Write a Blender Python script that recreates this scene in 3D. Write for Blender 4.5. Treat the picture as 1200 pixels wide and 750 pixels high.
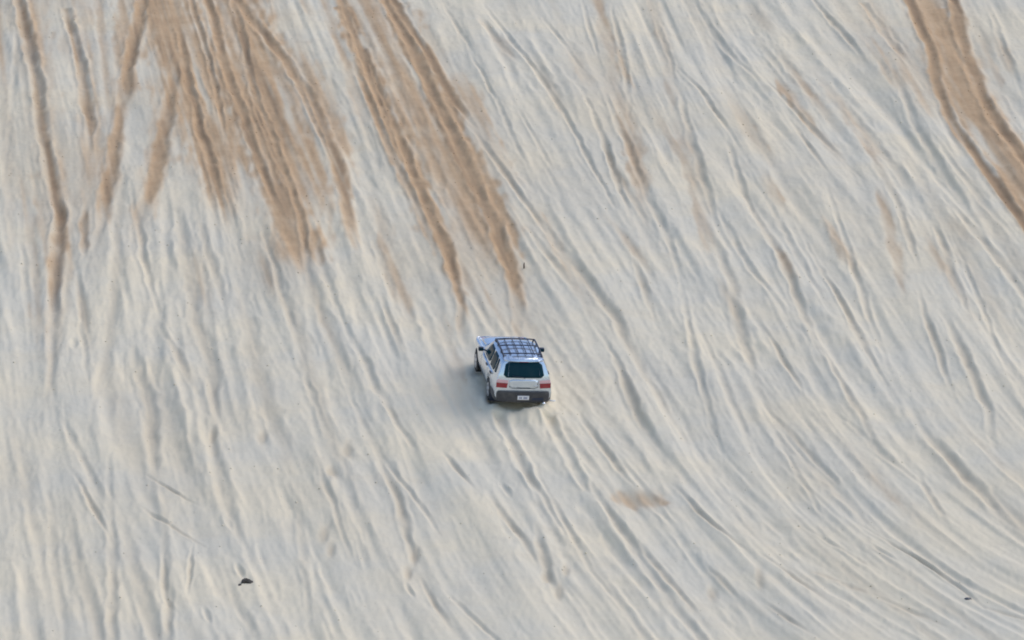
import bpy, bmesh, math
import numpy as np
from mathutils import Vector, Matrix
from mathutils.bvhtree import BVHTree

RNG = np.random.default_rng(7)
scene = bpy.context.scene
COL = scene.collection
for o in list(bpy.data.objects):
    bpy.data.objects.remove(o)

# ------------------------------------------------------------------ camera
CAM = Vector((0, 0, 1.7))
CAM_PITCH = math.radians(6.0)
FPX = 7380.0                                   # focal length in pixels of a 1200 px wide frame
cd = bpy.data.cameras.new('camera')
cam = bpy.data.objects.new('camera', cd); COL.objects.link(cam)
cam.location = CAM
cam.rotation_euler = (math.pi / 2 + CAM_PITCH, 0, 0)
cd.sensor_width = 36; cd.lens = FPX / 1200 * 36
cd.clip_start = 0.5; cd.clip_end = 6000
scene.camera = cam
scene.cycles.filter_width = 1.9                 # soft long-zoom lens

# ------------------------------------------------------------------ sky, sun, exposure
SUN_DIR = Vector((0.58, 0.13, 0.80)).normalized()     # towards the sun
sun_el = math.asin(SUN_DIR.z); sun_az = math.atan2(SUN_DIR.x, SUN_DIR.y)
world = bpy.data.worlds.new('World'); scene.world = world; world.use_nodes = True
nt = world.node_tree
bg = nt.nodes['Background']
sky = nt.nodes.new('ShaderNodeTexSky'); sky.sky_type = 'NISHITA'; sky.sun_disc = False
sky.sun_elevation = sun_el; sky.sun_rotation = sun_az
sky.air_density = 1.0; sky.dust_density = 1.0; sky.ozone_density = 1.0
nt.links.new(sky.outputs[0], bg.inputs[0]); bg.inputs[1].default_value = 0.135
sd = bpy.data.lights.new('sun', 'SUN'); sun = bpy.data.objects.new('sun', sd); COL.objects.link(sun)
sd.energy = 1.15; sd.angle = math.radians(60); sd.color = (1.0, 0.90, 0.78)
sun.rotation_euler = SUN_DIR.to_track_quat('Z', 'Y').to_euler(); sun.location = (60, 150, 80)
scene.view_settings.view_transform = 'Standard'; scene.view_settings.look = 'None'
scene.view_settings.gamma = 1.0; scene.view_settings.exposure = 0.60
scene.view_settings.use_curve_mapping = False

# ------------------------------------------------------------------ frames of reference
SLOPE = math.radians(25.0)
F = Vector((0, math.cos(CAM_PITCH), math.sin(CAM_PITCH)))
U = Vector((0, -math.sin(CAM_PITCH), math.cos(CAM_PITCH)))
X = Vector((1, 0, 0))
ORG = CAM + X * 0.13 + F * 184.7 + U * -2.35          # rear axle of the car, on the slope
VDIR = Vector((0, math.cos(SLOPE), math.sin(SLOPE)))
NRM = Vector((0, -math.sin(SLOPE), math.cos(SLOPE)))

def survey(px, py):
    """metres (across, up the slope) of a mark read off the 1200x750 photograph"""
    d = F + X * ((px - 600) / FPX) + U * ((375 - py) / FPX)
    t = (ORG - CAM).dot(NRM) / d.dot(NRM)
    p = CAM + d * t - ORG
    return p.x, p.dot(VDIR)

def to_pix(u, v):
    px_, py_, pz_ = ORG.x + u, ORG.y + v * VDIR.y - CAM.y, ORG.z + v * VDIR.z - CAM.z
    w = py_ * F.y + pz_ * F.z
    h = py_ * U.y + pz_ * U.z
    return 600 + FPX * px_ / w, 375 - FPX * h / w

# ------------------------------------------------------------------ materials
def new_mat(name):
    m = bpy.data.materials.new(name); m.use_nodes = True
    return m, m.node_tree, m.node_tree.nodes['Principled BSDF']

def simple(name, col, rough=0.5, metal=0.0, coat=0.0, spec=0.5, dust=0.0, coat_rough=0.06):
    m, t, b = new_mat(name)
    b.inputs['Roughness'].default_value = rough; b.inputs['Metallic'].default_value = metal
    b.inputs['Coat Weight'].default_value = coat; b.inputs['Specular IOR Level'].default_value = spec
    if 'Coat Roughness' in b.inputs: b.inputs['Coat Roughness'].default_value = coat_rough
    tc = t.nodes.new('ShaderNodeTexCoord'); n = t.nodes.new('ShaderNodeTexNoise')
    n.inputs['Scale'].default_value = 4.0; n.inputs['Detail'].default_value = 6.0
    t.links.new(tc.outputs['Object'], n.inputs['Vector'])
    r = t.nodes.new('ShaderNodeMapRange'); r.inputs[1].default_value = 0.45; r.inputs[2].default_value = 0.75
    r.inputs[3].default_value = 0.0; r.inputs[4].default_value = max(dust, 0.02)
    t.links.new(n.outputs['Fac'], r.inputs[0])
    mx = t.nodes.new('ShaderNodeMix'); mx.data_type = 'RGBA'
    mx.inputs[6].default_value = (*col, 1); mx.inputs[7].default_value = (0.45, 0.42, 0.37, 1)
    t.links.new(r.outputs[0], mx.inputs[0]); t.links.new(mx.outputs[2], b.inputs['Base Color'])
    return m

def sand_material():
    m, t, b = new_mat('sand')
    N, L = t.nodes, t.links
    at = N.new('ShaderNodeAttribute'); at.attribute_name = 'sand_kind'
    sep = N.new('ShaderNodeSeparateColor'); L.new(at.outputs['Color'], sep.inputs[0])
    tc = N.new('ShaderNodeTexCoord')
    def noise(scale, detail, rough=0.55, vec=None):
        n = N.new('ShaderNodeTexNoise'); n.inputs['Scale'].default_value = scale
        n.inputs['Detail'].default_value = detail; n.inputs['Roughness'].default_value = rough
        L.new(vec or tc.outputs['Object'], n.inputs['Vector']); return n
    def ramp(src, lo, hi, a=0.0, c=1.0):
        r = N.new('ShaderNodeMapRange'); r.inputs[1].default_value = lo; r.inputs[2].default_value = hi
        r.inputs[3].default_value = a; r.inputs[4].default_value = c; L.new(src, r.inputs[0]); return r.outputs[0]
    def mix(fac, c0, c1):
        x = N.new('ShaderNodeMix'); x.data_type = 'RGBA'
        if isinstance(fac, float): x.inputs[0].default_value = fac
        else: L.new(fac, x.inputs[0])
        for i, c in ((6, c0), (7, c1)):
            if isinstance(c, tuple): x.inputs[i].default_value = (*c, 1)
            else: L.new(c, x.inputs[i])
        return x.outputs[2]
    big = noise(0.28, 4); mid = noise(1.3, 5); fine = noise(60, 4, 0.7)
    pale = mix(ramp(big.outputs['Fac'], 0.38, 0.62), WHITE_A, WHITE_B)
    pale = mix(ramp(mid.outputs['Fac'], 0.5, 0.75, 0, 0.35), pale, (0.54, 0.48, 0.375))
    pale = mix(sep.outputs['Green'], pale, (0.50, 0.43, 0.32))
    tan = mix(ramp(mid.outputs['Fac'], 0.35, 0.65), TAN_A, TAN_B)
    tan = mix(sep.outputs['Blue'], tan, (0.27, 0.175, 0.10))
    col = mix(sep.outputs['Red'], pale, tan)
    col = mix(ramp(fine.outputs['Fac'], 0.3, 0.7, 0.0, 0.08), col, (0.34, 0.29, 0.22))
    L.new(col, b.inputs['Base Color'])
    b.inputs['Roughness'].default_value = 0.95; b.inputs['Specular IOR Level'].default_value = 0.15
    n1 = noise(9, 6, 0.65)
    bp = N.new('ShaderNodeBump'); bp.inputs['Strength'].default_value = 0.15; bp.inputs['Distance'].default_value = 0.05
    L.new(n1.outputs['Fac'], bp.inputs['Height']); L.new(bp.outputs[0], b.inputs['Normal'])
    return m

WHITE_A = (0.69, 0.61, 0.46); WHITE_B = (0.62, 0.572, 0.465)
TAN_A = (0.51, 0.345, 0.200); TAN_B = (0.44, 0.285, 0.158)
MS = sand_material()
M = {
    'paint': simple('silver_paint', (0.62, 0.69, 0.77), 0.20, 0.75, 1.0, dust=0.05, coat_rough=0.16),
    'glass': simple('tinted_glass', (0.006, 0.034, 0.050), 0.04, 0.0, 0.0, spec=0.16, dust=0.02),
    'plastic': simple('grey_plastic', (0.042, 0.044, 0.052), 0.5, dust=0.12),
    'black': simple('black_plastic', (0.012, 0.022, 0.050), 0.45, dust=0.03),
    'rubber': simple('tyre_rubber', (0.014, 0.014, 0.015), 0.85, dust=0.25),
    'alloy': simple('alloy', (0.62, 0.63, 0.66), 0.35, 0.7),
    'red': simple('red_lens', (0.27, 0.008, 0.020), 0.15, 0, 0.5),
    'clear': simple('clear_lens', (0.70, 0.44, 0.47), 0.12, 0, 0.6),
    'white': simple('plate_white', (0.75, 0.75, 0.77), 0.5),
    'blue': simple('plate_ink', (0.20, 0.22, 0.36), 0.5),
    'chrome': simple('chrome', (0.85, 0.85, 0.86), 0.18, 1.0),
    'bark': simple('weathered_bark', (0.070, 0.060, 0.052), 0.85, dust=0.1),
    'stick': simple('dry_stick', (0.10, 0.065, 0.045), 0.85),
}

M['glass'].node_tree.nodes['Principled BSDF'].inputs['IOR'].default_value = 1.22

# ------------------------------------------------------------------ number helpers
def vnoise(a, b, seed):
    """smooth value noise in -1..1"""
    g = np.random.default_rng(seed).uniform(-1, 1, (256, 256)).astype(np.float32)
    ai = np.floor(a).astype(np.int64); bi = np.floor(b).astype(np.int64)
    fa = (a - ai).astype(np.float32); fb = (b - bi).astype(np.float32)
    fa = fa * fa * (3 - 2 * fa); fb = fb * fb * (3 - 2 * fb)
    a0 = ai & 255; a1 = (ai + 1) & 255; b0 = bi & 255; b1 = (bi + 1) & 255
    return (g[a0, b0] * (1 - fa) + g[a1, b0] * fa) * (1 - fb) + (g[a0, b1] * (1 - fa) + g[a1, b1] * fa) * fb

def sstep(e0, e1, x):
    t = np.clip((x - e0) / (e1 - e0), 0, 1); return t * t * (3 - 2 * t)

# ------------------------------------------------------------------ dune: height field of the tracked face
U0, U1, DU = -26.0, 26.0, 0.032
V0, V1, DV = -27.0, 52.0, 0.075
gu = np.arange(U0, U1, DU, dtype=np.float32); gv = np.arange(V0, V1, DV, dtype=np.float32)
NU, NV = len(gu), len(gv)
H = np.zeros((NV, NU), np.float32)           # metres off the mean slope
RED = np.zeros((NV, NU), np.float32)         # exposed tan under-sand
GRN = np.zeros((NV, NU), np.float32)         # faintly warm, mixed sand
BLU = np.zeros((NV, NU), np.float32)         # damp darker under-sand

# downhill drift of the tracks, read at points of the photograph: (px, py, dx/dy)
FLOW = np.array([
 (0,50,.15),(0,250,.12),(0,450,.10),(0,700,.12),(100,100,.2),(100,350,.12),(130,560,.28),(100,720,.3),
 (200,250,.2),(250,450,.28),(260,620,.35),(300,100,.42),(380,250,.42),(380,450,.42),(400,650,.42),(480,100,.5),
 (560,250,.48),(480,560,.55),(560,680,.6),(640,100,.62),(680,300,.62),(640,560,.62),(720,680,.75),(720,150,.45),
 (760,60,.4),(800,300,.5),(820,120,.62),(820,480,.55),(840,620,.85),(900,700,1.15),(920,80,.75),(940,300,.6),
 (960,450,.62),(980,150,.78),(1000,560,.85),(1020,680,1.6),(1060,350,.6),(1080,480,.65),(1080,100,.55),(1160,620,1.3),
 (1180,700,2.2),(1150,400,.68),(1180,250,.7),(1180,80,.5),(1190,530,.9)], np.float64)

def flow_pix(px, py):
    px = np.asarray(px, float)[..., None]; py = np.asarray(py, float)[..., None]
    w = 1 / (((px - FLOW[:, 0]) ** 2 + (py - FLOW[:, 1]) ** 2) + 900.0) ** 1.5
    return (w * FLOW[:, 2]).sum(-1) / w.sum(-1)

# table of du/dv on a coarse grid
cu = np.linspace(U0, U1, 90); cv = np.linspace(V0, V1, 90)
CU, CV = np.meshgrid(cu, cv)
PX, PY = to_pix(CU, CV)
SL = flow_pix(np.clip(PX, -60, 1260), np.clip(PY, -40, 790))
PX2, PY2 = to_pix(CU, CV - 0.5); PXu, PYu = to_pix(CU + 0.5, CV)
ex = (PX2 - PX) / -0.5; ey = (PY2 - PY) / -0.5        # per metre of v
fx = (PXu - PX) / 0.5
DUDV = (SL * ey - ex) / fx                            # du/dv along a track
def dudv(u, v, off=0.0):
    i = np.clip((v - V0) / (V1 - V0) * 89, 0, 88.99); j = np.clip((u - U0) / (U1 - U0) * 89, 0, 88.99)
    i0 = int(i); j0 = int(j); fi = i - i0; fj = j - j0
    s = (DUDV[i0, j0] * (1 - fj) + DUDV[i0, j0 + 1] * fj) * (1 - fi) + (DUDV[i0 + 1, j0] * (1 - fj) + DUDV[i0 + 1, j0 + 1] * fj) * fi
    return s + off

# streamline coordinate, for the fine combed texture of old filled tracks
PSI = np.zeros((NV, NU), np.float32)
def dudv_row(v):
    i = np.clip((v - V0) / (V1 - V0) * 89, 0, 88.99); i0 = int(i); fi = i - i0
    return np.interp(gu, cu, DUDV[i0] * (1 - fi) + DUDV[i0 + 1] * fi)
k0 = int((0 - V0) / DV); PSI[k0] = gu
for k in range(k0 + 1, NV):
    q = gu - dudv_row(gv[k]) * DV
    PSI[k] = np.interp(q, gu, PSI[k - 1]) + np.minimum(q - U0, 0) + np.maximum(q - gu[-1], 0)
for k in range(k0 - 1, -1, -1):
    q = gu + dudv_row(gv[k]) * DV
    PSI[k] = np.interp(q, gu, PSI[k + 1]) + np.minimum(q - U0, 0) + np.maximum(q - gu[-1], 0)
GV = np.repeat(gv[:, None], NU, 1); GU = np.repeat(gu[None, :], NV, 0)
PA = PSI + .035 * GV + .5 * vnoise(GU / 7, GV / 16, 51)          # three crossing families of old combed tracks
PB = PSI - .030 * GV + .5 * vnoise(GU / 6, GV / 14, 52)
PC = PSI + .35 * vnoise(GU / 5, GV / 12, 53)
def groove(p, wl, wv, lo, seed):
    n = vnoise(p / wl + seed * 7.3, GV / wv + seed * 3.7, seed) + .35 * vnoise(p / (wl * .45) + seed, GV / (wv * .6), seed + 100)
    return np.clip((n - lo) / (1.1 - lo), 0, 1)
H += 0.09 * vnoise(PC / 1.6, GV / 11, 1) + 0.05 * vnoise(PA / .8, GV / 8, 2)
calm = sstep(-.55, .6, vnoise(GU / 4.5 - GV * .06, GV / 13, 71) + .5 * vnoise(GU / 1.8, GV / 6, 72))
calm = .28 + .72 * calm
H -= calm * (.13 * groove(PC, .95, 12.0, .05, 61) + .105 * groove(PA, .72, 11.0, .08, 62) + .09 * groove(PB, .56, 9.0, .12, 63))
H -= calm[::-1, ::-1] * (.024 * groove(PC, .30, 7.0, .25, 64) + .018 * groove(PA, .23, 5.0, .25, 65) + .018 * groove(PB, .17, 3.0, .3, 66))
H += .03 * groove(PC, .42, 6.0, .2, 67)
del calm
del PA, PB, PC, GU

def stroke(path, width, depth, tan=0.0, damp=0.0, warm=0.0, tanw=1.0, seed=0, taper=0.18, berm=0.45, wipe=0.85, ragged=1.0, ends=(True, True)):
    """press one wheel rut along path [(u, v)...], v falling"""
    p = np.array(sorted(path, key=lambda q: q[1]))
    va, vb = p[0, 1], p[-1, 1]
    r0 = max(int((va - V0) / DV), 0); r1 = min(int((vb - V0) / DV) + 1, NV)
    if r1 - r0 < 3: return
    rows = np.arange(r0, r1); v = gv[rows]
    s = (v - va) / max(vb - va, 1e-3)
    uc = np.interp(v, p[:, 1], p[:, 0])
    if len(p) > 2:                                   # round the corners of the polyline
        n = max(3, int(1.6 / DV)) | 1
        pad = np.pad(uc, n // 2, mode='reflect', reflect_type='odd') if len(uc) > n else None
        if pad is not None: uc = np.convolve(pad, np.ones(n) / n, 'valid')
    uc = uc + ragged * (0.05 * vnoise(v / 1.7 + seed * 3.1, np.full_like(v, seed * 1.7), 11) + 0.02 * vnoise(v / 0.5 + seed, np.full_like(v, seed * 2.3), 12))
    e = np.ones_like(s)
    if ends[0]: e = e * sstep(0, taper, s)
    if ends[1]: e = e * sstep(0, taper, 1 - s)
    mod = 0.72 + 0.38 * vnoise(v / 1.3 + seed * 5, np.full_like(v, seed + .5), 13) + 0.2 * vnoise(v / 0.4 + seed * 5, np.full_like(v, seed + .5), 14)
    a = depth * e * np.clip(mod, 0.15, 1.4)
    w = width * (0.55 + 0.45 * e) * (1 + 0.22 * ragged * vnoise(v / 0.8 + seed, np.full_like(v, seed * .9), 15))
    ext = width * max(3.2, 2.6 * tanw) + 0.1
    kc = int(ext / DU) + 1
    c0 = np.round((uc - U0) / DU).astype(int)
    cols = c0[:, None] + np.arange(-kc, kc + 1)[None, :]
    ok = (cols >= 0) & (cols < NU)
    cc = np.clip(cols, 0, NU - 1)
    d = (gu[cc] - uc[:, None]) / w[:, None]
    edge = vnoise(gu[cc] / 0.16 + seed, (v / 0.9)[:, None] + 0 * d, 16)
    tr = np.exp(-np.abs(d + 0.12 * edge * ragged) ** 2.6)
    bm_ = np.exp(-((np.abs(d) - 1.75) / 0.55) ** 2) * (0.8 + 0.5 * edge)
    m = wipe * np.exp(-(d / 1.5) ** 2) * e[:, None] * ok
    R = np.repeat(rows[:, None], cc.shape[1], 1)
    old = H[R, cc]
    new = old * (1 - m) + (a[:, None]) * (-tr + berm * bm_) * ok
    rr, c_ = R[ok], cc[ok]
    H[rr, c_] = new[ok]
    if tan > 0:
        k = tan * e[:, None] * np.exp(-np.abs((d + 0.35 * edge) / (1.25 * tanw)) ** 3)
        RED[rr, c_] = np.maximum(RED[rr, c_], k[ok])
    elif wipe > 0.5:
        k = 0.75 * m * np.exp(-(d / 1.2) ** 2); RED[rr, c_] *= 1 - k[ok]
    if damp > 0:
        k = damp * e[:, None] * np.exp(-((d + .2 * edge) / 0.95) ** 2); BLU[rr, c_] = np.maximum(BLU[rr, c_], k[ok])
    if warm > 0:
        k = warm * e[:, None] * np.exp(-((d + .3 * edge) / 1.4) ** 2); GRN[rr, c_] = np.maximum(GRN[rr, c_], k[ok])

def trace(u, v, length, off):
    """follow the drift downhill from (u, v)"""
    pts = [(u, v)]; st = 0.5; ph = RNG.uniform(0, 6.28); wv = RNG.uniform(0, .035)
    for k in range(int(length / st)):
        u -= dudv(u, v, off + wv * math.sin(ph + k * .12)) * st; v -= st
        pts.append((u, v))
    return pts

# old soft tracks, then crisper ones on top; pairs share a gauge
sd_ = 1
for layer, (n, dlo, dhi, wlo, whi, llo, lhi) in enumerate([(90, .04, .08, .16, .34, 14, 38), (140, .03, .065, .11, .20, 12, 34), (8, .03, .05, .06, .09, 5, 14)]):
    for k in range(n):
        u = RNG.uniform(U0 + .5, U1 - .5); v = RNG.uniform(V0 + 2, V1 + 6)
        L_ = RNG.uniform(llo, lhi); off = RNG.normal(0, .022) + (0.09 * (RNG.random() < .10) if u < -4 else 0)
        t = trace(u, v, L_, off); wd = RNG.uniform(wlo, whi); dp = RNG.uniform(dlo, dhi)
        warm = 0.5 * RNG.random() if RNG.random() < .25 else 0
        pair = layer < 2 and RNG.random() < .85
        for q in range(2 if pair else 1):
            g = 1.48 * q; sh = RNG.uniform(-1.5, 1.5) * q
            tt = [(a + g, b) for a, b in t if b < v - abs(sh)] if q else t
            if len(tt) > 3:
                stroke(tt, wd * RNG.uniform(.8, 1.2), dp * RNG.uniform(.7, 1.2), seed=sd_, warm=warm, wipe=.45, taper=RNG.uniform(.3, .5)); sd_ += 1

def pix_stroke(pts, wpx, depth, **kw):
    global sd_
    sd_ += 1
    stroke([survey(*p) for p in pts], wpx / 41.0, depth, seed=sd_, **kw)

# ruts that can be told apart on the pale sand: (points), half-width px, depth m
PALE = [
 ([(525,12),(545,45)],4,.13),([(590,35),(640,100),(672,150)],5,.14),([(648,35),(675,70)],4,.12),([(560,80),(575,110)],3,.12),
 ([(585,125),(605,170)],4,.13),([(620,150),(640,185)],4,.13),([(550,145),(585,195),(608,228),(640,275)],5,.17),
 ([(670,150),(695,200),(715,235)],4,.14),([(690,122),(705,160),(728,225)],5,.18),([(715,125),(735,170),(752,218)],5,.18),
 ([(722,30),(733,80),(737,122)],5,.15),([(770,20),(786,70)],4,.15),([(685,10),(697,50)],4,.13),
 ([(825,15),(850,55),(880,85)],5,.12),([(890,45),(912,78)],6,.13),([(960,5),(1000,50),(1012,68)],5,.16),
 ([(912,108),(950,150),(990,190)],5,.15),([(972,105),(1005,140),(1055,205)],8,.16),([(938,158),(960,190)],4,.15),
 ([(800,85),(825,112),(850,152)],4,.14),([(800,125),(815,180),(835,245)],6,.15),([(860,190),(877,238)],5,.12),
 ([(1050,90),(1070,140),(1115,215)],7,.13),([(1028,198),(1056,245)],6,.15),([(850,265),(880,318),(908,350)],5,.14),
 ([(838,285),(860,340),(872,400),(892,455)],7,.15),([(880,245),(920,310),(942,370),(962,415)],6,.18),([(905,250),(948,325)],5,.13),
 ([(962,315),(1000,380),(1028,435)],5,.16),([(980,255),(1005,330),(1032,405)],5,.13),([(1055,250),(1069,292)],5,.16),
 ([(1100,278),(1121,335)],6,.2),([(1122,250),(1165,300),(1205,355)],7,.15),([(1088,380),(1110,440),(1116,460)],5,.15),
 ([(1118,395),(1150,460),(1162,505)],7,.15),([(1135,325),(1168,405)],4,.13),([(978,435),(1018,505)],5,.17),
 ([(908,405),(932,445)],4,.18),([(800,345),(815,420),(838,505)],5,.13),([(838,425),(872,505)],5,.13),
 ([(450,548),(470,590),(480,642)],6,.15),([(462,552),(500,602)],4,.14),([(529,543),(546,563)],4,.18),
 ([(588,598),(616,637)],5,.17),([(608,538),(648,598)],4,.13),([(690,498),(715,535),(738,562)],5,.15),
 ([(708,588),(745,640),(762,662)],5,.13),([(634,638),(646,678)],6,.17),([(650,588),(690,660),(718,695)],4,.14),
 ([(758,648),(802,698)],5,.16),([(500,688),(521,722)],4,.15),([(540,708),(582,748)],4,.13),
 ([(803,583),(830,610),(862,634)],4,.15),([(918,498),(964,548)],5,.16),([(1008,508),(1072,562)],5,.13),
 ([(1084,573),(1102,602)],5,.15),([(1088,512),(1140,570),(1182,618)],9,.16),([(1036,632),(1095,666),(1135,698)],4,.17),
 ([(912,663),(954,692)],5,.16),([(838,670),(857,688)],4,.15),([(908,713),(937,732)],4,.18),([(1042,703),(1090,724)],6,.16),
 ([(1162,713),(1205,727)],4,.16),([(928,543),(952,583)],4,.13),([(962,628),(1004,654)],4,.13),
 ([(88,518),(117,573)],6,.14),([(178,557),(200,570),(222,582)],3,.16),([(183,602),(222,625)],4,.16),([(98,573),(120,612)],4,.15),
 ([(245,500),(270,600),(300,665)],8,.13),([(225,648),(222,678)],3,.14),([(193,662),(193,700),(207,715)],4,.14),
 ([(198,398),(222,440)],6,.17),([(160,415),(178,480),(180,555)],9,.15),([(213,265),(230,370),(250,430),(250,510)],9,.15),
 ([(238,275),(259,338)],7,.17),([(322,315),(347,395)],5,.15),([(353,428),(372,480)],5,.14),([(160,255),(175,330),(192,370)],5,.14),
 ([(25,285),(31,355)],5,.12),([(95,375),(101,425)],4,.13),([(443,295),(462,350)],6,.16),([(453,365),(467,400)],5,.15),
 ([(637,265),(720,370),(752,432),(805,515)],7,.16),([(628,280),(684,355)],6,.16),([(748,315),(762,355)],5,.15),
 ([(722,425),(750,490),(775,525)],6,.15),([(410,390),(440,450),(480,520)],6,.13),([(380,560),(400,620)],4,.13),([(20,520),(45,640)],7,.12),
 ([(60,600),(70,700)],6,.12),([(275,690),(300,745)],6,.12),([(350,600),(360,690)],5,.11),([(1110,30),(1135,85),(1150,130)],5,.13),
 ([(1165,20),(1190,90)],5,.12),([(760,230),(790,300),(800,330)],6,.13),([(20,60),(10,160)],5,.11),([(420,480),(450,545)],5,.12)]
for pts, w, dp in PALE:
    (xa, ya), (xb, yb) = pts[0], pts[1]; (xc, yc), (xd, yd) = pts[-2], pts[-1]
    pts = [(xa - (xb - xa) * .8, ya - (yb - ya) * .8)] + pts + [(xd + (xd - xc) * .8, yd + (yd - yc) * .8)]
    pix_stroke(pts, w * .80, dp * (.74 if len(pts) > 4 else .5), taper=.5, wipe=.35, berm=.3, warm=.6 if dp > .145 else .25)

# short pits where wheels dug in, lower half
for k in range(8):
    u, v = survey(RNG.uniform(-20, 1220), 330 + 400 * RNG.random() ** .7)
    ln = RNG.uniform(.5, 1.5); t = trace(u, v, max(ln, 1.5), RNG.normal(0, .05))
    stroke(t, RNG.uniform(.05, .09), RNG.uniform(.05, .10), seed=sd_, taper=.45, wipe=.2); sd_ += 1

# tan churned trails
TAN = [
 # wide shallow beds first: half-width px, depth, tan strength
 ([(205,28),(215,90),(232,150),(252,215),(262,285)],22,.06,.85,.0),
 ([(245,15),(270,75),(292,140),(315,205),(342,262),(352,328)],24,.07,.95,.0),
 ([(285,25),(318,80),(340,140),(370,200),(385,250)],17,.05,.7,.0),
 ([(402,8),(428,75),(455,140),(486,200),(512,262),(530,330)],19,.08,.95,.0),
 ([(458,2),(490,70),(520,130),(550,190),(580,250),(600,310),(606,372)],23,.08,1.,.0),
 ([(1072,5),(1095,60),(1112,110),(1138,150),(1180,212),(1215,268)],14,.06,.8,.0),
 ([(1098,5),(1115,60),(1130,110),(1150,150),(1196,212)],22,.05,.9,.0),
 ([(190,-20),(215,60),(240,140),(265,215),(285,280)],56,.02,.80,.0),
 ([(270,-20),(295,60),(325,140),(352,220),(372,300)],54,.02,.80,.0),
 ([(425,-20),(462,60),(500,150),(540,240),(565,320),(578,372)],54,.02,.66,.0),
 ([(320,200),(340,260),(355,335)],40,.03,.72,.0),
 ([(330,20),(362,90),(392,160),(412,240)],22,.03,.5,.0),
 ([(535,85),(552,128),(570,165),(596,225)],20,.02,.45,.0),
 ([(1075,-20),(1112,60),(1132,110),(1160,160),(1215,235)],40,.03,.7,.0),
 ([(1020,10),(1050,60),(1085,110),(1110,150)],22,.02,.35,.0),
 ([(40,-10),(45,100),(62,200),(70,300),(62,380)],24,.02,.45,.0),
 ([(95,30),(105,120),(100,220),(98,300)],20,.02,.42,.0),
 ([(150,-10),(140,120),(120,240),(105,330)],17,.02,.42,.0),
 ([(200,60),(190,150),(165,260),(150,310)],18,.02,.42,.0),
 # cores
 ([(28,25),(42,95),(50,150),(58,200),(70,245),(68,300),(62,350),(61,420),(60,470)],8,.26,.75,1.0),
 ([(84,35),(97,90),(105,140),(105,178)],7,.24,.72,1.0),
 ([(100,250),(98,290)],5,.13,.7,.2),
 ([(167,5),(152,70),(143,120),(135,170),(126,225),(116,275),(104,310)],8,.17,.8,.25),
 ([(212,60),(200,110),(194,150),(180,210),(158,275)],9,.14,.8,.2),
 ([(210,40),(222,100),(236,160),(258,225),(265,270)],6,.2,.9,.55),
 ([(233,30),(252,100),(262,150)],4,.15,.8,.4),
 ([(248,20),(262,70),(282,130),(296,170),(318,225),(336,260)],6,.19,.95,.5),
 ([(278,20),(290,70),(300,120),(325,190),(345,240)],5,.16,.9,.45),
 ([(288,15),(330,65),(370,125),(394,190),(412,265),(418,305)],8,.18,.9,.45),
 ([(340,80),(362,130),(385,180)],4,.13,.8,.3),
 ([(300,110),(330,190),(352,250),(362,320)],5,.15,.85,.3),
 ([(402,5),(428,70),(448,125),(478,185),(500,240),(524,300),(538,345),(542,392),(546,425)],7,.22,.95,.6),
 ([(410,30),(440,110),(470,190)],4,.13,.9,.25),
 ([(455,2),(484,60),(508,112),(535,168),(556,215),(580,262),(598,312),(607,360),(606,400),(604,425)],8,.24,1.,.6),
 ([(470,15),(500,60),(528,112),(556,150)],6,.15,.9,.45),
 ([(420,90),(455,170),(492,250),(512,300)],5,.14,.8,.2),
 ([(1070,8),(1090,55),(1100,108),(1118,148),(1160,208),(1210,278)],7,.19,1.,.62),
 ([(1122,18),(1138,78),(1156,128),(1205,196)],8,.19,1.,.62),
 ([(1022,15),(1042,45),(1066,72)],6,.14,.55,.3),
 ([(698,-10),(715,60),(725,120)],10,.05,.36,.1),([(718,90),(742,170),(755,250)],14,.05,.36,.1),([(765,0),(782,70),(790,130)],9,.05,.3,.1),
 ([(798,150),(822,240),(832,300)],13,.05,.33,.0),([(1035,240),(1055,330)],9,.05,.34,.0),([(915,95),(950,145),(985,190)],10,.06,.4,.2),
 ([(960,90),(990,130),(1030,190)],10,.05,.34,.2),([(570,30),(596,62)],6,.08,.45,.3),
 ([(980,0),(1020,50),(1060,110)],12,.04,.34,.1),([(1140,20),(1170,90)],8,.04,.25,0),([(0,30),(8,160),(12,300)],9,.04,.33,.1),
 ([(118,20),(125,90),(128,160)],8,.05,.36,.2),([(20,200),(40,300),(45,400)],9,.04,.34,.1),([(380,0),(400,60),(425,140)],10,.05,.45,.1),
 ([(620,240),(650,290),(690,350)],10,.05,.34,.1),([(440,240),(465,320),(480,380)],12,.04,.36,.0),([(520,380),(540,450)],9,.04,.33,.0),
 ([(1020,560),(1050,590)],7,.03,.32,0),([(960,670),(1010,690)],6,.04,.34,.2),
]
for pts, w, dp, tn, da in TAN:
    if dp > .1 or tn < .46:                           # let the trail thin out beyond its marked ends
        (xa, ya), (xb, yb) = pts[0], pts[1]; (xc, yc), (xd, yd) = pts[-2], pts[-1]
        pts = [(xa - (xb - xa) * .45, ya - (yb - ya) * .45)] + pts + [(xd + (xd - xc) * .45, yd + (yd - yc) * .45)]
    pix_stroke(pts, w * .8, dp * (.56 if dp > .1 else .8), ends=(pts[-1][0] < 1205, pts[0][1] > 12), tan=tn, damp=da * .75, taper=.3, tanw=1.6 if dp > .1 else 1.0, wipe=.9 if dp > .1 else .35, berm=.4 if dp > .1 else .15)
# faint turned-up sand along longer ruts, mostly high on the face
for k in range(46):
    u, v = survey(RNG.uniform(-10, 1210), RNG.uniform(-60, 330)); wk = RNG.uniform(.16, .34)
    t = trace(u, v, RNG.uniform(5, 15), RNG.normal(0, .02))
    stroke(t, RNG.uniform(.10, .24), RNG.uniform(.02, .05), seed=sd_, tan=wk, warm=.5, taper=.45, wipe=.2, berm=.25); sd_ += 1
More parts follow.
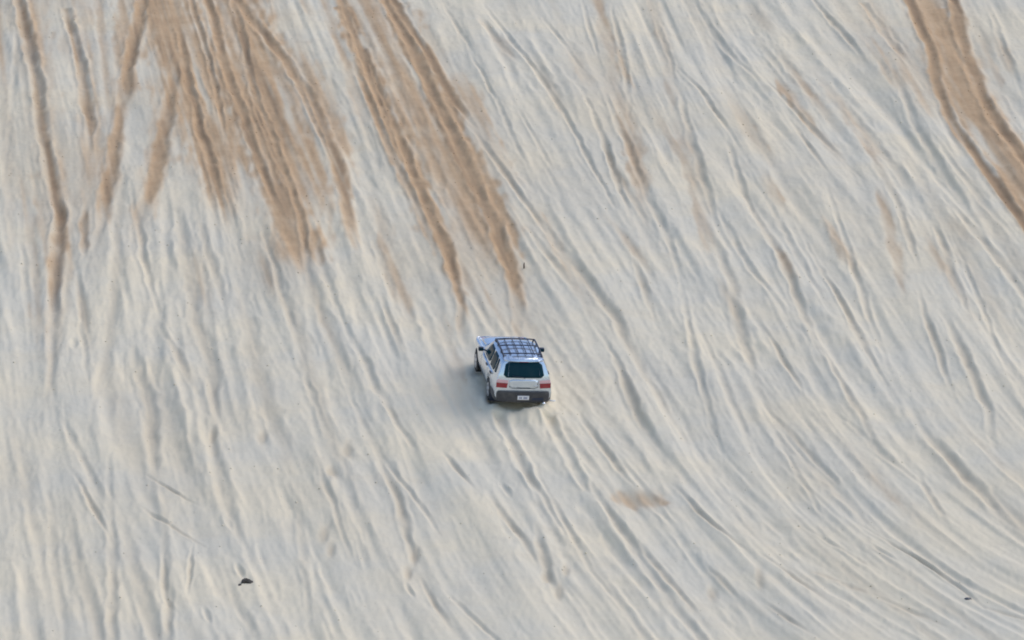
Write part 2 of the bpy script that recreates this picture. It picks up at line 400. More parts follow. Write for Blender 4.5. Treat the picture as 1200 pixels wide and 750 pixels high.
# thin pale fill washed back down between the churned trails
for pts, w in [([(222,60),(240,115),(252,150)],4),([(318,78),(335,120),(348,165)],7),([(212,190),(222,260)],12),([(420,35),(432,60)],7),([(495,210),(520,250),(532,275)],4),
               ([(275,175),(288,220),(300,262)],6),([(470,60),(495,105)],3),([(1130,130),(1158,175),(1192,225)],8),([(148,95),(155,150),(158,215)],10)]:
    sd_ += 1
    stroke([survey(*p) for p in pts], w / 41, .05, seed=sd_, taper=.35, wipe=.9)

def blob(px, py, ru, rv, dh, tan=0., damp=0., warm=0., rot=0.):
    u, v = survey(px, py)
    i0, i1 = max(int((v - 3 * rv - V0) / DV), 0), min(int((v + 3 * rv - V0) / DV), NV)
    j0, j1 = max(int((u - 3 * ru - U0) / DU), 0), min(int((u + 3 * ru - U0) / DU), NU)
    a = (gu[None, j0:j1] - u); b = (gv[i0:i1, None] - v)
    a = a - rot * b
    nz = 1 + .35 * vnoise(a / .15 + px + 0 * b, b / .35 + py + 0 * a, 21)
    g = np.exp(-(((a / ru) ** 2 + (b / rv) ** 2) * nz) ** 1.3)
    H[i0:i1, j0:j1] += dh * g
    for A, k in ((RED, tan), (BLU, damp), (GRN, warm)):
        if k: A[i0:i1, j0:j1] = np.maximum(A[i0:i1, j0:j1], k * g)

blob(748, 583, .66, .75, -.08, tan=.42, warm=.7, rot=-.3)
for x_, y_ in ((640, 672), (655, 688), (663, 666), (486, 645), (478, 668), (835, 690), (890, 676), (380, 622), (388, 640), (250, 505), (308, 508), (388, 552), (407, 525)):
    blob(x_, y_, RNG.uniform(.09, .15), RNG.uniform(.4, .8), -RNG.uniform(.04, .08), warm=.6, tan=.12)
# broad warm mixing of the under-sand around the churned trails
for x_, y_, ru, rv, k in ((290,120,3.4,7,.30),(500,150,2.6,8,.26),(1110,90,1.9,6,.3),(60,200,2.0,8,.28),(540,300,2.2,5,.35),(720,120,1.6,6,.2),(590,360,1.6,3,.25),(335,320,1.8,3,.25)):
    blob(x_, y_, ru, rv, 0, warm=k * 1.6, rot=-.15)

# the car's own wheels: pressed bays, spoil thrown behind them
CAR_R = (math.radians(9.86), math.radians(18.45), math.radians(-4.14))
def rot3(a, b, c):
    return (Matrix.Rotation(c, 3, 'Y').transposed() @ Matrix.Rotation(b, 3, 'X') @ Matrix.Rotation(a, 3, 'Z'))
CARM = Matrix.Rotation(CAM_PITCH, 3, 'X') @ rot3(*CAR_R)
def car_uvh(p):
    w = CARM @ Vector(p); return w.dot(X), w.dot(VDIR), w.dot(NRM)
c0 = car_uvh((0, 1.2, 0))
GVs, GUs = np.meshgrid(gv, gu, indexing='ij')
near = np.exp(-(((GUs - c0[0]) / 1.25) ** 2 + ((GVs - c0[1]) / 2.9) ** 2) ** 2)
# tilted pad the car stands on
pa, pb_, pc = car_uvh((0, 0, 0)), car_uvh((1, 0, 0)), car_uvh((0, 1, 0))
A_ = np.linalg.solve(np.array([[pa[0], pa[1], 1], [pb_[0], pb_[1], 1], [pc[0], pc[1], 1]]), np.array([pa[2], pb_[2], pc[2]]))
pad = A_[0] * GUs + A_[1] * GVs + A_[2] + 0.05
H[:] = H * (1 - near) + (pad + .35 * H) * near
del near, pad, GVs, GUs
def car_blob(p, ru, rv, dh, **kw):
    u, v, h = car_uvh(p)
    px, py = to_pix(u, v); blob(px, py, ru, rv, dh, **kw)
for sx in (-1, 1):
    car_blob((sx * .74, 2.6, 0), .17, .45, -.10); car_blob((sx * .74, 0, 0), .17, .45, -.10)
    car_blob((sx * .72, -.85, 0), .26, .38, .15); car_blob((sx * .70, -1.9, 0), .20, .8, -.05)
    car_blob((sx * .5, -1.9, 0), .1, .9, .05)
car_blob((.15, -1.55, 0), .55, .5, .13); car_blob((-.98, -.3, 0), .12, .5, .07)
car_blob((.55, -1.25, 0), .4, .45, .14); car_blob((1.02, .4, 0), .14, 1.2, .09)
stroke([(car_uvh((-.72, y, 0))[0] + .02 * y * y * .1, car_uvh((-.72, y, 0))[1]) for y in (-1.2, -2.5, -4, -6, -8)], .13, .11, seed=901, berm=.6, ends=(True, False))
stroke([(car_uvh((.72, y, 0))[0] + .02 * y * y * .1, car_uvh((.72, y, 0))[1]) for y in (-1.4, -2.5, -4, -6, -8)], .13, .11, seed=902, berm=.6, ends=(True, False))

# slumped grain and small crumbs on everything
GV = np.repeat(gv[:, None], NU, 1); GU = np.repeat(gu[None, :], NV, 0)
H += .006 * vnoise(GU / .11, GV / .22, 31) + .003 * vnoise(GU / .06, GV / .12, 32)
H += .008 * vnoise(PSI / .12 + 5, GV / 1.1, 33)
GRN[:] = np.clip(GRN + .16 * np.clip(vnoise(PSI / 1.1 + 40, GV / 7, 34), 0, 1) + .14 * np.clip(vnoise(GU / 4, GV / 9, 35), 0, 1), 0, 1)
streak = .34 * vnoise(PSI / .34 + 9, GV / 8, 36) + .26 * vnoise(PSI / .15 + 9, GV / 4.5, 38) + .10 * vnoise(GU / .22, GV / 1.1, 37)
BLU[:] = np.clip(BLU + sstep(.3, .9, RED) * .75 * np.clip(vnoise(PSI / .30 + 77, GV / 9, 39) + .4 * vnoise(PSI / .13 + 7, GV / 5, 40), 0, 1), 0, .95)
RED[:] = .92 * np.clip(.58 * sstep(.12, .9, RED + streak * sstep(.03, .2, RED)) + .50 * RED * (1 + .5 * streak), 0, 1)
del streak
# settle into the plain slope at the rim of the patch
rim = np.minimum(np.minimum(sstep(U0, U0 + 2, GU), sstep(-U1, -U1 + 2, -GU)), np.minimum(sstep(V0, V0 + 2, GV), sstep(-V1, -V1 + 2, -GV)))
H *= rim
del GU, GV, rim

def macro(u, v):
    """large swells of the dune face"""
    return .08 * np.sin(u / 9.5 + .4) * np.cos(v / 21) * sstep(4, 12, np.abs(u)) + .06 * np.sin(v / 13 + u / 30) * sstep(5, 14, np.abs(v))

def sample(A, u, v):
    i = np.clip((v - V0) / DV, 0, NV - 1.001); j = np.clip((u - U0) / DU, 0, NU - 1.001)
    i0 = i.astype(int); j0 = j.astype(int); fi = (i - i0).astype(np.float32); fj = (j - j0).astype(np.float32)
    return (A[i0, j0] * (1 - fj) + A[i0, j0 + 1] * fj) * (1 - fi) + (A[i0 + 1, j0] * (1 - fj) + A[i0 + 1, j0 + 1] * fj) * fi

# arc-length profile of the whole dune: flat foot, 25 degree face, rounded crest
vs = np.arange(-320, 1700, .5)
ang = SLOPE * sstep(-50, -38, vs) - (SLOPE + math.radians(8)) * sstep(95, 130, vs) + math.radians(8) * sstep(150, 220, vs)
k0 = int(np.argmin(np.abs(vs)))
ys = np.cumsum(np.cos(ang)) * .5; zs = np.cumsum(np.sin(ang)) * .5
ys += ORG.y - ys[k0]; zs += ORG.z - zs[k0]
def surf(u, v, h):
    a = np.interp(v, vs, ang)
    return np.stack([ORG.x + u, np.interp(v, vs, ys) - h * np.sin(a), np.interp(v, vs, zs) + h * np.cos(a)], -1)

def grid_mesh(name, us, vs_, hfun, kind=None):
    VV, UU = np.meshgrid(vs_, us, indexing='ij')
    P = surf(UU, VV, hfun(UU, VV)).reshape(-1, 3).astype(np.float32)
    nv, nu = len(vs_), len(us)
    idx = np.arange(nv * nu).reshape(nv, nu)
    q = np.stack([idx[:-1, :-1], idx[:-1, 1:], idx[1:, 1:], idx[1:, :-1]], -1).reshape(-1).astype(np.int32)
    me = bpy.data.meshes.new(name)
    me.vertices.add(len(P)); me.vertices.foreach_set('co', P.ravel())
    nf = len(q) // 4
    me.loops.add(len(q)); me.loops.foreach_set('vertex_index', q)
    me.polygons.add(nf); me.polygons.foreach_set('loop_start', np.arange(0, len(q), 4, dtype=np.int32))
    me.polygons.foreach_set('use_smooth', np.ones(nf, bool))
    at = me.color_attributes.new('sand_kind', 'FLOAT_COLOR', 'POINT')
    c = np.zeros((len(P), 4), np.float32); c[:, 3] = 1
    if kind is not None: c[:, :3] = kind(UU.ravel(), VV.ravel())
    at.data.foreach_set('color', c.ravel())
    me.update(); me.validate()
    o = bpy.data.objects.new(name, me); COL.objects.link(o); me.materials.append(MS)
    o['kind'] = 'structure'
    return o

us = np.concatenate([np.linspace(U0, -19, 60)[:-1], np.linspace(-19, 19, 1180), np.linspace(19, U1, 60)[1:]])
vv = np.concatenate([np.linspace(V0, -21, 40)[:-1], np.linspace(-21, 44, 860), np.linspace(44, V1, 40)[1:]])
dune = grid_mesh('sand_dune', us, vv, lambda a, b: macro(a, b) + sample(H, a, b),
                 lambda a, b: np.stack([sample(RED, a, b), sample(GRN, a, b), sample(BLU, a, b)], -1))

def outer(a, b):
    inside = np.minimum(np.minimum(a - U0, U1 - a), np.minimum(b - V0, V1 - b))
    fade = sstep(-60, -8, -np.abs(a)) * sstep(-70, -10, -np.abs(b))
    rough = .22 * vnoise(a / 1.5 - b * .12, b / 8, 41) * sstep(.5, 6, -inside) * sstep(-140, -60, -np.abs(b))
    return macro(a, b) * np.clip(sstep(-90, -27, -np.abs(a)) * sstep(-95, -53, -np.abs(b)), 0, 1) + rough - .03 - .9 * sstep(0, 2.5, inside)
uo = np.concatenate([[-1500, -700, -300, -160], np.arange(-100, 100.1, 1.0), [160, 300, 700, 1500]])
vo = np.concatenate([[-320, -260, -200, -150, -120, -90], np.arange(-70, 140, 1.0), [150, 170, 200, 240, 320, 500, 900, 1600]])
grid_mesh('ground', uo, vo, outer, None)

def ground_point(u, v, h=0.0):
    a, b = np.array([u]), np.array([v])
    return Vector(surf(a, b, macro(a, b) + sample(H, a, b) + h)[0])

# ------------------------------------------------------------------ mesh helpers
def tag(o, label=None, cat=None, group=None, kind=None):
    if label: o['label'] = label
    if cat: o['category'] = cat
    if group: o['group'] = group
    if kind: o['kind'] = kind
    return o

def link(name, verts, faces, mat, parent=None, smooth=False, bevel=0.0):
    me = bpy.data.meshes.new(name)
    bm = bmesh.new()
    vs_ = [bm.verts.new(v) for v in verts]
    for f in faces:
        try: bm.faces.new([vs_[i] for i in f])
        except ValueError: pass
    bmesh.ops.recalc_face_normals(bm, faces=bm.faces)
    if bevel: bmesh.ops.bevel(bm, geom=list(bm.edges), offset=bevel, segments=2, affect='EDGES', profile=.6)
    for f in bm.faces: f.smooth = smooth
    bm.to_mesh(me); bm.free()
    me.materials.append(mat)
    o = bpy.data.objects.new(name, me); COL.objects.link(o)
    if parent: o.parent = parent
    return o

def box_data(x0, x1, y0, y1, z0, z1):
    v = [(x, y, z) for x in (x0, x1) for y in (y0, y1) for z in (z0, z1)]
    return v, [(0, 1, 3, 2), (4, 6, 7, 5), (0, 4, 5, 1), (2, 3, 7, 6), (0, 2, 6, 4), (1, 5, 7, 3)]

def box(name, b, mat, parent, bevel=.008):
    v, f = box_data(*b); return link(name, v, f, mat, parent, bevel=bevel)

def tube_data(pts, r, n=8):
    V, Fc = [], []
    pts = [Vector(p) for p in pts]
    for i, p in enumerate(pts):
        d = (pts[min(i + 1, len(pts) - 1)] - pts[max(i - 1, 0)]).normalized()
        a = d.orthogonal().normalized() if abs(d.z) > .95 else d.cross(Vector((0, 0, 1))).normalized(); b = d.cross(a)
        rr = r[i] if isinstance(r, (list, tuple)) else r
        for k in range(n):
            t = 2 * math.pi * k / n; V.append(tuple(p + (a * math.cos(t) + b * math.sin(t)) * rr))
    for i in range(len(pts) - 1):
        for k in range(n):
            Fc.append((i * n + k, i * n + (k + 1) % n, (i + 1) * n + (k + 1) % n, (i + 1) * n + k))
    Fc += [tuple(range(n)), tuple(range((len(pts) - 1) * n, len(pts) * n))]
    return V, Fc

def tube(name, pts, r, mat, parent, n=8):
    v, f = tube_data(pts, r, n); return link(name, v, f, mat, parent, smooth=True)

# ------------------------------------------------------------------ the car
car = bpy.data.objects.new('station_wagon', None); COL.objects.link(car)
car.empty_display_size = .3
car.matrix_world = Matrix.Translation(ORG) @ CARM.to_4x4()
tag(car, 'silver station wagon with dark roof rack climbing the sandy slope, tail lights towards us', 'car')

#            y     bottom  sill   low    mid   shldr  belt         pillar       gutter       roof        mid
def section(y, wl, belt, zb, wt, zt, crown):
    s = wl
    return [(0, y, .24), (.66 * s, y, .24), (.80 * s, y, .29), (.858 * s, y, .44), (.868 * s, y, .66), (.852 * s, y, .86), (belt, y, zb),
            (wt + .02, y, zt - .10), (wt - .045, y, zt - .025), (wt * .55, y, zt + crown * .6), (0, y, zt + crown)]
SEC = [section(-.985, .955, .775, 1.00, .615, 1.50, .035), section(-.90, .98, .785, 1.00, .62, 1.505, .035), section(-.55, 1, .80, .995, .632, 1.515, .04), section(0, 1, .81, .985, .64, 1.525, .04),
       section(.6, 1, .81, .975, .64, 1.525, .04), section(1.15, 1, .81, .97, .63, 1.505, .035), section(1.55, 1, .80, .965, .655, 1.26, .04),
       section(1.98, 1, .80, .96, .69, 1.02, .03), section(2.35, 1, .79, .93, .70, .985, .03), section(2.9, .985, .76, .88, .66, .935, .03),
       section(3.22, .94, .70, .80, .60, .865, .02), section(3.40, .86, .60, .66, .50, .70, .01)]
def rake(p, i):
    k = {0: 1.0, 1: .9, 2: .45, 3: .0}.get(i, 0)
    x, y, z = p
    y += k * max(0, (z - 1.0)) * .50                        # sloping tailgate glass
    if z < .3 and i in (0, 1): z += .12
    return (x, y, z)
half = [[rake(p, i) for p in s] for i, s in enumerate(SEC)]
V, Fc = [], []
nr = len(half[0]); ring = 2 * (nr - 1)
for s in half:
    V += s + [(-x, y, z) for x, y, z in s[-2:0:-1]]
for i in range(len(half) - 1):
    for k in range(ring):
        Fc.append((i * ring + k, i * ring + (k + 1) % ring, (i + 1) * ring + (k + 1) % ring, (i + 1) * ring + k))
for i in (0, len(half) - 1):                                  # end caps with inner columns
    rows = []
    for k in range(1, nr - 1):
        x, y, z = V[i * ring + k]; row = [i * ring + k]
        for fr in (.88, .5, 0, -.5, -.88):
            bow = .05 * (1 - fr * fr) * (-1 if i == 0 else 1)
            V.append((x * fr, y + bow, z)); row.append(len(V) - 1)
        rows.append(row + [i * ring + ring - k])
    for r0_, r1_ in zip(rows[:-1], rows[1:]):
        for c in range(6): Fc.append((r0_[c], r0_[c + 1], r1_[c + 1], r1_[c]))
    Fc.append(tuple(rows[0]) + (i * ring,)); Fc.append(tuple(rows[-1]) + (i * ring + nr - 1,))
body = link('body', V, Fc, M['paint'], None, smooth=True)
m = body.modifiers.new('s', 'SUBSURF'); m.levels = 2; m.render_levels = 2
bmx = bmesh.new(); bmx.from_mesh(body.data)
cl = bmx.edges.layers.float.new('crease_edge')
for e in bmx.edges:
    ya, yb = e.verts[0].co.y, e.verts[1].co.y
    if max(ya, yb) < -.6 and e.verts[0].index < ring and e.verts[1].index < ring: e[cl] = .75
    if all(v.index < ring * len(half) and v.index % ring in (6, ring - 6) for v in e.verts): e[cl] = .5
bmx.to_mesh(body.data); bmx.free()
cut = []
for y in (0, 2.525):
    for sx in (-1, 1):
        n = 28; v = []
        for xx in (.52 * sx, 1.2 * sx):
            v += [(xx, y + .375 * math.cos(2 * math.pi * k / n), .34 + .375 * math.sin(2 * math.pi * k / n)) for k in range(n)]
        f = [(k, (k + 1) % n, n + (k + 1) % n, n + k) for k in range(n)] + [tuple(range(n)), tuple(range(n, 2 * n))]
        c = link('wheel_cut', v, f, M['black']); cut.append(c)
        bo = body.modifiers.new('b', 'BOOLEAN'); bo.operation = 'DIFFERENCE'; bo.object = c; bo.solver = 'EXACT'
dg = bpy.context.evaluated_depsgraph_get()
me = bpy.data.meshes.new_from_object(body.evaluated_get(dg))
body.modifiers.clear(); body.data = me
for p in me.polygons: p.use_smooth = True
try: me.set_sharp_from_angle(angle=math.radians(38))
except Exception: pass
for c in cut: bpy.data.objects.remove(c)
me.materials.clear(); me.materials.append(M['paint'])
for p in me.polygons: p.material_index = 0
body.parent = car
bmt = bmesh.new(); bmt.from_mesh(me); BV = BVHTree.FromBMesh(bmt); bmt.free()

def pane(name, quad, ray, mat, parent, off=.006, thick=.012, nu=8, nv=6, chop=0.0):
    """curved panel laid on the body skin: quad = 4 (a, b) corners, ray(a, b) -> origin, direction"""
    Vp, Nn = [], []
    for j in range(nv + 1):
        for i in range(nu + 1):
            s, t = i / nu, j / nv
            p = [(1 - t) * ((1 - s) * quad[0][k] + s * quad[1][k]) + t * ((1 - s) * quad[3][k] + s * quad[2][k]) for k in (0, 1)]
            o_, d_ = ray(*p); hit, nrm, _, _ = BV.ray_cast(Vector(o_), Vector(d_))
            if hit is None: hit, nrm, _, _ = BV.find_nearest(Vector(o_) + Vector(d_) * 2.0)
            if nrm.dot(Vector(d_)) > 0: nrm = -nrm
            Vp.append(hit + nrm * off); Nn.append(nrm)
    n = len(Vp); W = nu + 1
    V_ = [tuple(p) for p in Vp] + [tuple(p - q * thick) for p, q in zip(Vp, Nn)]
    f = []
    for j in range(nv):
        for i in range(nu):
            if chop and (i in (0, nu - 1)) and (j in (0, nv - 1)):
                a = [j * W + i, j * W + i + 1, (j + 1) * W + i + 1, (j + 1) * W + i]
                drop = {(0, 0): 0, (nu - 1, 0): 1, (nu - 1, nv - 1): 2, (0, nv - 1): 3}[(i, j)]
                a.pop(drop); f.append(tuple(a)); continue
            f.append((j * W + i, j * W + i + 1, (j + 1) * W + i + 1, (j + 1) * W + i))
    rim_ = list(range(W)) + [j * W + nu for j in range(1, nv + 1)] + [nv * W + i for i in range(nu - 1, -1, -1)] + [j * W for j in range(nv - 1, 0, -1)]
    if chop:
        for q in (0, nu, nv * W + nu, nv * W): rim_.remove(q)
    f += [(rim_[k], rim_[(k + 1) % len(rim_)], n + rim_[(k + 1) % len(rim_)], n + rim_[k]) for k in range(len(rim_))]
    return link(name, V_, f, mat, parent, smooth=False if thick > .02 else True)

rear = lambda x, z: ((x, -4, z), (0, 1, 0))
side = lambda s: (lambda y, z: ((s * 4, y, z), (-s, 0, 0)))
top = lambda x, y: ((x, y, 4), (0, 0, -1))

# tail
tg = pane('tailgate', [(-.43, .72), (.43, .72), (.43, .99), (-.43, .99)], rear, M['paint'], car, off=.012, thick=.02, chop=1)
rw = pane('rear_window', [(-.61, 1.035), (.61, 1.035), (.525, 1.455), (-.525, 1.455)], rear, M['glass'], car, off=.012, chop=1, nu=12)
tube('wiper', [(.02, -1.035, 1.035), (-.02, -1.03, 1.06), (-.36, -1.0, 1.10)], .010, M['black'], rw, 6)
pane('spoiler', [(-.56, 1.462), (.56, 1.462), (.54, 1.515), (-.54, 1.515)], rear, M['paint'], car, off=.06, thick=.07)
pane('brake_light', [(-.13, 1.448), (.13, 1.448), (.13, 1.462), (-.13, 1.462)], rear, M['red'], car, off=.05, thick=.05, nu=2, nv=1)
box('tailgate_handle', (-.20, .20, -1.055, -1.02, .735, .755), M['plastic'], tg)
box('badge', (.30, .44, -1.052, -1.03, .80, .825), M['alloy'], tg, .003)
for s in (-1, 1):
    tl = pane('taillight', [(s * .49, .735), (s * .80, .745), (s * .80, .885), (s * .47, .875)], rear, M['red'], car, off=.022, thick=.03, nu=8, nv=3)
    pane('reversing_lens', [(s * .47, .885), (s * .80, .895), (s * .775, .985), (s * .46, .965)], rear, M['clear'], tl, off=.020, thick=.03, nu=8, nv=2)

def plan_loft(name, outline, zs_, mat, parent):
    """closed plan outline swept up through (z, inset) levels"""
    V_, f = [], []; n = len(outline)
    cx = sum(p[0] for p in outline) / n; cy = sum(p[1] for p in outline) / n
    for z, k in zs_:
        V_ += [(cx + (x - cx) * k, cy + (y - cy) * (k - .10 * (1 - k)), z) for x, y in outline]
    for j in range(len(zs_) - 1):
        for i in range(n): f.append((j * n + i, j * n + (i + 1) % n, (j + 1) * n + (i + 1) % n, (j + 1) * n + i))
    f += [tuple(range(n)), tuple(range((len(zs_) - 1) * n, len(zs_) * n))]
    return link(name, V_, f, mat, parent, smooth=False, bevel=.006)
BO = [(.875, -.42), (.875, -.72), (.85, -.90), (.76, -1.03), (.55, -1.085), (.25, -1.105), (0, -1.11)]
BO = BO + [(-x, y) for x, y in BO[-2::-1]]
rb = plan_loft('rear_bumper', BO, [(.32, .95), (.38, .985), (.50, 1.0), (.57, 1.0), (.60, .985), (.64, .965)], M['plastic'], car)
FO = [(.83, 2.98), (.82, 3.1), (.79, 3.32), (.68, 3.46), (.4, 3.53), (0, 3.55)]
FO = FO + [(-x, y) for x, y in FO[-2::-1]]
plan_loft('front_bumper', FO, [(.30, .95), (.38, 1.0), (.58, 1.0), (.64, .96)], M['paint'], car)
pl = box('number_plate', (-.17, .17, -1.14, -1.112, .41, .53), M['white'], rb, .004)
for i, x in enumerate((-.105, -.06, .02, .06, .10)):
    box('plate_mark', (x - .014, x + .014, -1.144, -1.1405, .44, .50), M['blue'], pl, .0)
box('bumper_grille', (.26, .60, -1.106, -1.06, .38, .46), M['black'], rb, .01)
tube('exhaust_tip', [(.62, -.85, .30), (.62, -1.16, .30)], .04, M['chrome'], car, 12)
for s in (-1, 1):
    box('mud_flap', (s * .74 - .13, s * .74 + .13, -.43, -.405, .12, .40), M['black'], car, .004)
tube('tow_eye', [(.80, -.98, .36), (.88, -1.04, .36), (.97, -1.05, .37)], .022, M['white'], car, 8)

# flanks
for s in (-1, 1):
    q = side(s)
    wf = pane('side_window', [(.42, 1.015), (1.42, 1.005), (1.02, 1.415), (.42, 1.425)], q, M['glass'], car, off=.008, chop=1)
    wr = pane('side_window', [(-.33, 1.02), (.35, 1.015), (.35, 1.425), (-.25, 1.425)], q, M['glass'], car, off=.008, chop=1)
    wq = pane('side_window', [(-.62, 1.06), (-.40, 1.03), (-.32, 1.41), (-.47, 1.39)], q, M['glass'], car, off=.008, chop=1)
    df = pane('door', [(.40, .34), (1.62, .34), (1.62, .955), (.40, .965)], q, M['paint'], car, off=.010, thick=.02)
    dr = pane('door', [(-.02, .76), (.37, .34), (.37, .965), (-.34, .97)], q, M['paint'], car, off=.010, thick=.02)
    for d_, y in ((df, .50), (dr, -.22)):
        pane('door_handle', [(y, .885), (y + .17, .885), (y + .17, .925), (y, .925)], q, M['black'], d_, off=.045, thick=.04, nu=3, nv=2)
    pane('side_cladding', [(.42, .27), (2.12, .27), (2.12, .40), (.42, .40)], q, M['plastic'], car, off=.016, thick=.03)
    mv = [(s * .80, 1.52, .99), (s * .87, 1.54, 1.0)]
    mr = box('side_mirror', tuple(sorted((s * .83, s * .985))) + (1.44, 1.56, 1.0, 1.12), M['black'], car, .03)
    tube('mirror_arm', [(s * .66, 1.52, 1.0), (s * .86, 1.52, 1.03)], .025, M['black'], mr, 8)
    box('mirror_glass', tuple(sorted((s * .845, s * .97))) + (1.432, 1.4395, 1.015, 1.105), M['glass'], mr, .0)
    pane('headlight', [(-.0, .66), (.75, .68), (.75, .80), (.0, .80)], lambda a, z, s=s: ((s * (.62 + 2.2 * (.3 + a * .7)), 3.35 + 2.2 * (1 - a * .6), z), (-s * (.3 + a * .7), -(1 - a * .6), 0)), M['clear'], car, off=.012, thick=.03)
pane('windshield', [(-.66, 1.93), (.66, 1.93), (.555, 1.24), (-.555, 1.24)], top, M['glass'], car, off=.008, chop=1)
pane('bonnet', [(-.66, 3.20), (.66, 3.20), (.70, 2.02), (-.70, 2.02)], top, M['paint'], car, off=.010, thick=.02)
pane('grille', [(-.38, .66), (.38, .66), (.36, .76), (-.36, .76)], lambda x, z: ((x, 6, z), (0, -1, 0)), M['black'], car, off=.012, thick=.03)

# roof rack
rack = None
def roof_z(x, y): return BV.ray_cast(Vector((x, y, 4)), Vector((0, 0, -1)))[0].z
for s in (-1, 1):
    pts = [(s * .565, -.60, roof_z(s * .54, -.60) + .01), (s * .565, -.52, roof_z(s * .54, -.52) + .075)] + [(s * .565, y, roof_z(s * .54, y) + .085) for y in (-.1, .4, .9)] + [(s * .56, 1.02, roof_z(s * .54, 1.02) + .07), (s * .56, 1.10, roof_z(s * .54, 1.10) + .01)]
    r_ = tube('roof_rail', pts, .026, M['black'], car, 8)
    for y in (-.05, .55):
        tube('rail_foot', [(s * .565, y, roof_z(s * .545, y) - .01), (s * .565, y, roof_z(s * .545, y) + .08)], .024, M['black'], r_, 8)
for y in (-.42, .28, .93):
    zc = roof_z(0, y) + .05
    tube('cross_bar', [(-.57, y, zc - .02), (-.3, y, zc), (.3, y, zc), (.57, y, zc - .015)], .020, M['black'], car, 8)
for x in (-.345, -.118, .118, .345):
    zc = [roof_z(x, y) + .06 for y in (-.5, .3, 1.0)]
    tube('rack_slat', [(x, -.5, zc[0]), (x, .3, zc[1]), (x, 1.0, zc[2])], .015, M['black'], car, 8)

# wheels
def lathe(name, prof, mat, parent, loc, n=28):
    V_, f = [], []
    for x, r in prof:
        V_ += [(loc[0] + x, loc[1] + r * math.cos(2 * math.pi * k / n), loc[2] + r * math.sin(2 * math.pi * k / n)) for k in range(n)]
    for j in range(len(prof) - 1):
        for k in range(n): f.append((j * n + k, j * n + (k + 1) % n, (j + 1) * n + (k + 1) % n, (j + 1) * n + k))
    f += [tuple(range(n)), tuple(range((len(prof) - 1) * n, len(prof) * n))]
    return link(name, V_, f, mat, parent, smooth=False)
for y in (0, 2.525):
    for s in (-1, 1):
        c = (s * .77, y, .33)
        hub = lathe('wheel', [(-.06, .07), (.06 * s if s > 0 else .06, .07)], M['plastic'], car, (c[0] + s * .03, c[1], c[2]), 16)
        lathe('tyre', [(-.10, .20), (-.10, .28), (-.085, .318), (-.06, .332), (.06, .332), (.085, .318), (.10, .28), (.10, .20)], M['rubber'], hub, c)
        V_, f = [], []
        for k in range(5):                                   # five broad spokes
            a = 2 * math.pi * k / 5; ca, sa = math.cos(a), math.sin(a)
            b0 = len(V_)
            for (r, hw) in ((.03, .035), (.195, .045)):
                for w_ in (-hw, hw):
                    for x in (.07, .108):
                        V_.append((c[0] + s * x, c[1] + r * ca - w_ * sa, c[2] + r * sa + w_ * ca))
            f += [tuple(b0 + q for q in t) for t in ((0, 1, 3, 2), (4, 6, 7, 5), (0, 4, 5, 1), (2, 3, 7, 6), (0, 2, 6, 4), (1, 5, 7, 3))]
        n = 28; b0 = len(V_)
        for x, r in ((.04, .205), (.102, .205), (.102, .175), (.04, .175)):
            V_ += [(c[0] + s * x, c[1] + r * math.cos(2 * math.pi * k / n), c[2] + r * math.sin(2 * math.pi * k / n)) for k in range(n)]
        for j in range(4):
            for k in range(n): f.append((b0 + j * n + k, b0 + j * n + (k + 1) % n, b0 + ((j + 1) % 4) * n + (k + 1) % n, b0 + ((j + 1) % 4) * n + k))
        link('rim', V_, f, M['alloy'], hub)

# ------------------------------------------------------------------ litter on the slope
def thing_at(o, u, v, sink=0.0, rz=0.0):
    o.matrix_world = Matrix.Translation(ground_point(u, v) - NRM * sink) @ Matrix.Rotation(SLOPE, 4, 'X') @ Matrix.Rotation(rz, 4, 'Z')

# a curved slab of dark bark, arched off the sand
V_, f = [], []
n, k_ = 13, 6
for lay in (0, 1):
    for i in range(n):
        t = i / (n - 1); cx = -.18 + .37 * t; z = .09 * math.sin(math.pi * min(1, t * 1.02) ** .75) + .015 - .05 * t
        hw = .07 * (1 - .75 * t ** 2) * (.75 + .25 * math.sin(9 * t + 1)) + .012
        for j in range(k_):
            q = j / (k_ - 1) * 2 - 1
            V_.append((cx + .015 * math.sin(7 * q + 3 * t), q * hw * 1.5, z + .05 * (1 - q * q) - lay * (.055 - .02 * t) + .008 * math.sin(23 * t + 5 * q)))
W = n * k_
for i in range(n - 1):
    for j in range(k_ - 1):
        a = i * k_ + j; f += [(a, a + 1, a + k_ + 1, a + k_), (W + a, W + a + 1, W + a + k_ + 1, W + a + k_)]
rm = [j for j in range(k_)] + [i * k_ + k_ - 1 for i in range(1, n)] + [(n - 1) * k_ + j for j in range(k_ - 2, -1, -1)] + [i * k_ for i in range(n - 2, 0, -1)]
f += [(rm[i], rm[(i + 1) % len(rm)], W + rm[(i + 1) % len(rm)], W + rm[i]) for i in range(len(rm))]
o = link('driftwood', V_, f, M['bark'], smooth=True)
tag(o, 'dark curved piece of driftwood lying arched on pale sand at the foot of the tracks', 'driftwood')
thing_at(o, *survey(291, 678), sink=.02, rz=-.25)

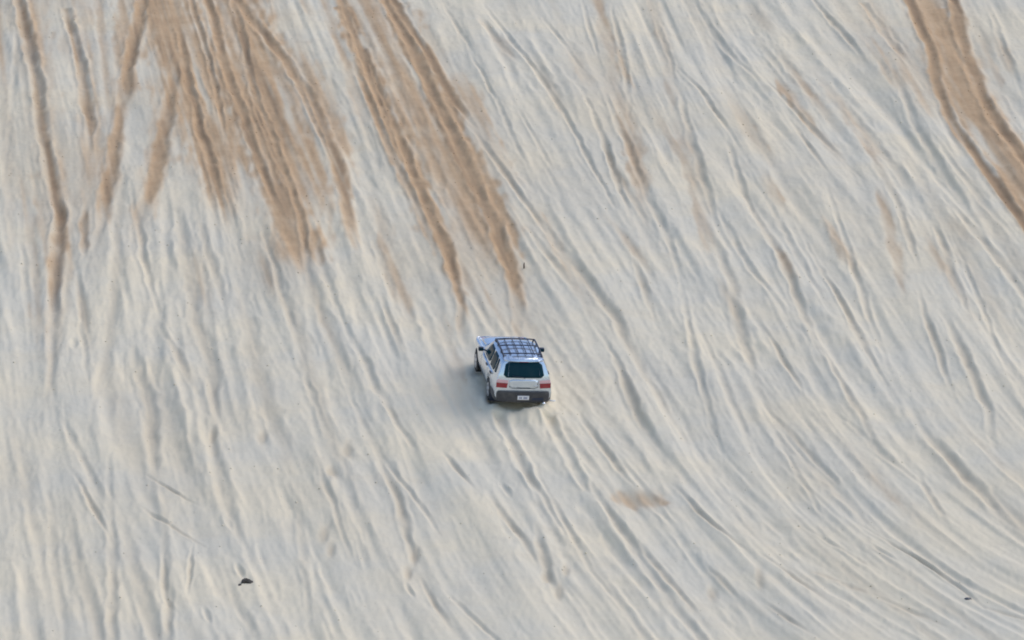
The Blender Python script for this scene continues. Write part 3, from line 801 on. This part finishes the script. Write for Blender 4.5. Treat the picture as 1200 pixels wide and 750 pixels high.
def chip(name, sx, sy, sz, seed, mat):
    bm = bmesh.new(); bmesh.ops.create_icosphere(bm, subdivisions=2, radius=1)
    r = np.random.default_rng(seed)
    for v in bm.verts:
        k = 1 + .25 * math.sin(v.co.x * 3.1 + seed) * math.cos(v.co.y * 4.3 + seed) + r.uniform(-.08, .08)
        v.co = Vector((v.co.x * sx * k, v.co.y * sy * k, v.co.z * sz * k))
    me = bpy.data.meshes.new(name); bm.to_mesh(me); bm.free(); me.materials.append(mat)
    o = bpy.data.objects.new(name, me); COL.objects.link(o); return o
o = chip('wood_chip', .05, .06, .035, 3, M['bark']); tag(o, 'small dark chip of wood beside the curved driftwood', 'wood chip'); thing_at(o, *survey(281, 681), sink=.005)
o = chip('stone', .10, .09, .045, 5, M['plastic']); tag(o, 'small flat dark stone alone on smooth grey sand', 'stone'); thing_at(o, *survey(1134, 702), sink=.01)
o = tube('upright_stick', [(0, 0, -.06), (.004, .004, .06), (.0, .0, .13), (.01, 0, .19)], [.022, .024, .02, .014], M['stick'], None, 7)
tag(o, 'short brown stick poking out of tan sand above the car', 'stick'); thing_at(o, *survey(614, 314))

# ------------------------------------------------------------------ crumbs of broken crust along the ruts
gy, gx = np.gradient(H, DV, DU)
steep = np.abs(gx)
NCL = 2200
cand_u = RNG.uniform(-18.5, 18.5, 60000); cand_v = RNG.uniform(-20, 43, 60000)
wgt = sample(steep, cand_u, cand_v) ** 1.5 + .03 + .15 * sample(RED, cand_u, cand_v)
pick = RNG.choice(60000, NCL, replace=False, p=wgt / wgt.sum())
ico = bmesh.new(); bmesh.ops.create_icosphere(ico, subdivisions=1, radius=1)
IV = np.array([v.co[:] for v in ico.verts]); IF = np.array([[v.index for v in f.verts] for f in ico.faces]); ico.free()
cuv = np.stack([cand_u[pick], cand_v[pick]], 1)
size = .008 + .022 * RNG.random(NCL) ** 3
hh = macro(cuv[:, 0], cuv[:, 1]) + sample(H, cuv[:, 0], cuv[:, 1])
jit = 1 + .3 * RNG.uniform(-1, 1, (NCL, len(IV), 1))
loc = IV[None] * jit * size[:, None, None] * np.array([1.2, 1.4, .8])
PV = surf(cuv[:, 0, None] + loc[..., 0], cuv[:, 1, None] + loc[..., 1], hh[:, None] + loc[..., 2] + .2 * size[:, None]).reshape(-1, 3)
PF = (IF[None] + (np.arange(NCL) * len(IV))[:, None, None]).reshape(-1)
me = bpy.data.meshes.new('sand_crumbs')
me.vertices.add(len(PV)); me.vertices.foreach_set('co', PV.astype(np.float32).ravel())
me.loops.add(len(PF)); me.loops.foreach_set('vertex_index', PF.astype(np.int32))
me.polygons.add(len(PF) // 3); me.polygons.foreach_set('loop_start', np.arange(0, len(PF), 3, dtype=np.int32))
at = me.color_attributes.new('sand_kind', 'FLOAT_COLOR', 'POINT')
kc = np.ones((NCL, len(IV), 4), np.float32)
for i, A in enumerate((RED, GRN, BLU)): kc[..., i] = sample(A, cuv[:, 0], cuv[:, 1])[:, None]
at.data.foreach_set('color', kc.ravel())
me.update(); me.validate(); me.materials.append(MS)
o = bpy.data.objects.new('sand_crumbs', me); COL.objects.link(o)
tag(o, 'loose crumbs of sand scattered along the wheel ruts', 'sand', kind='stuff')
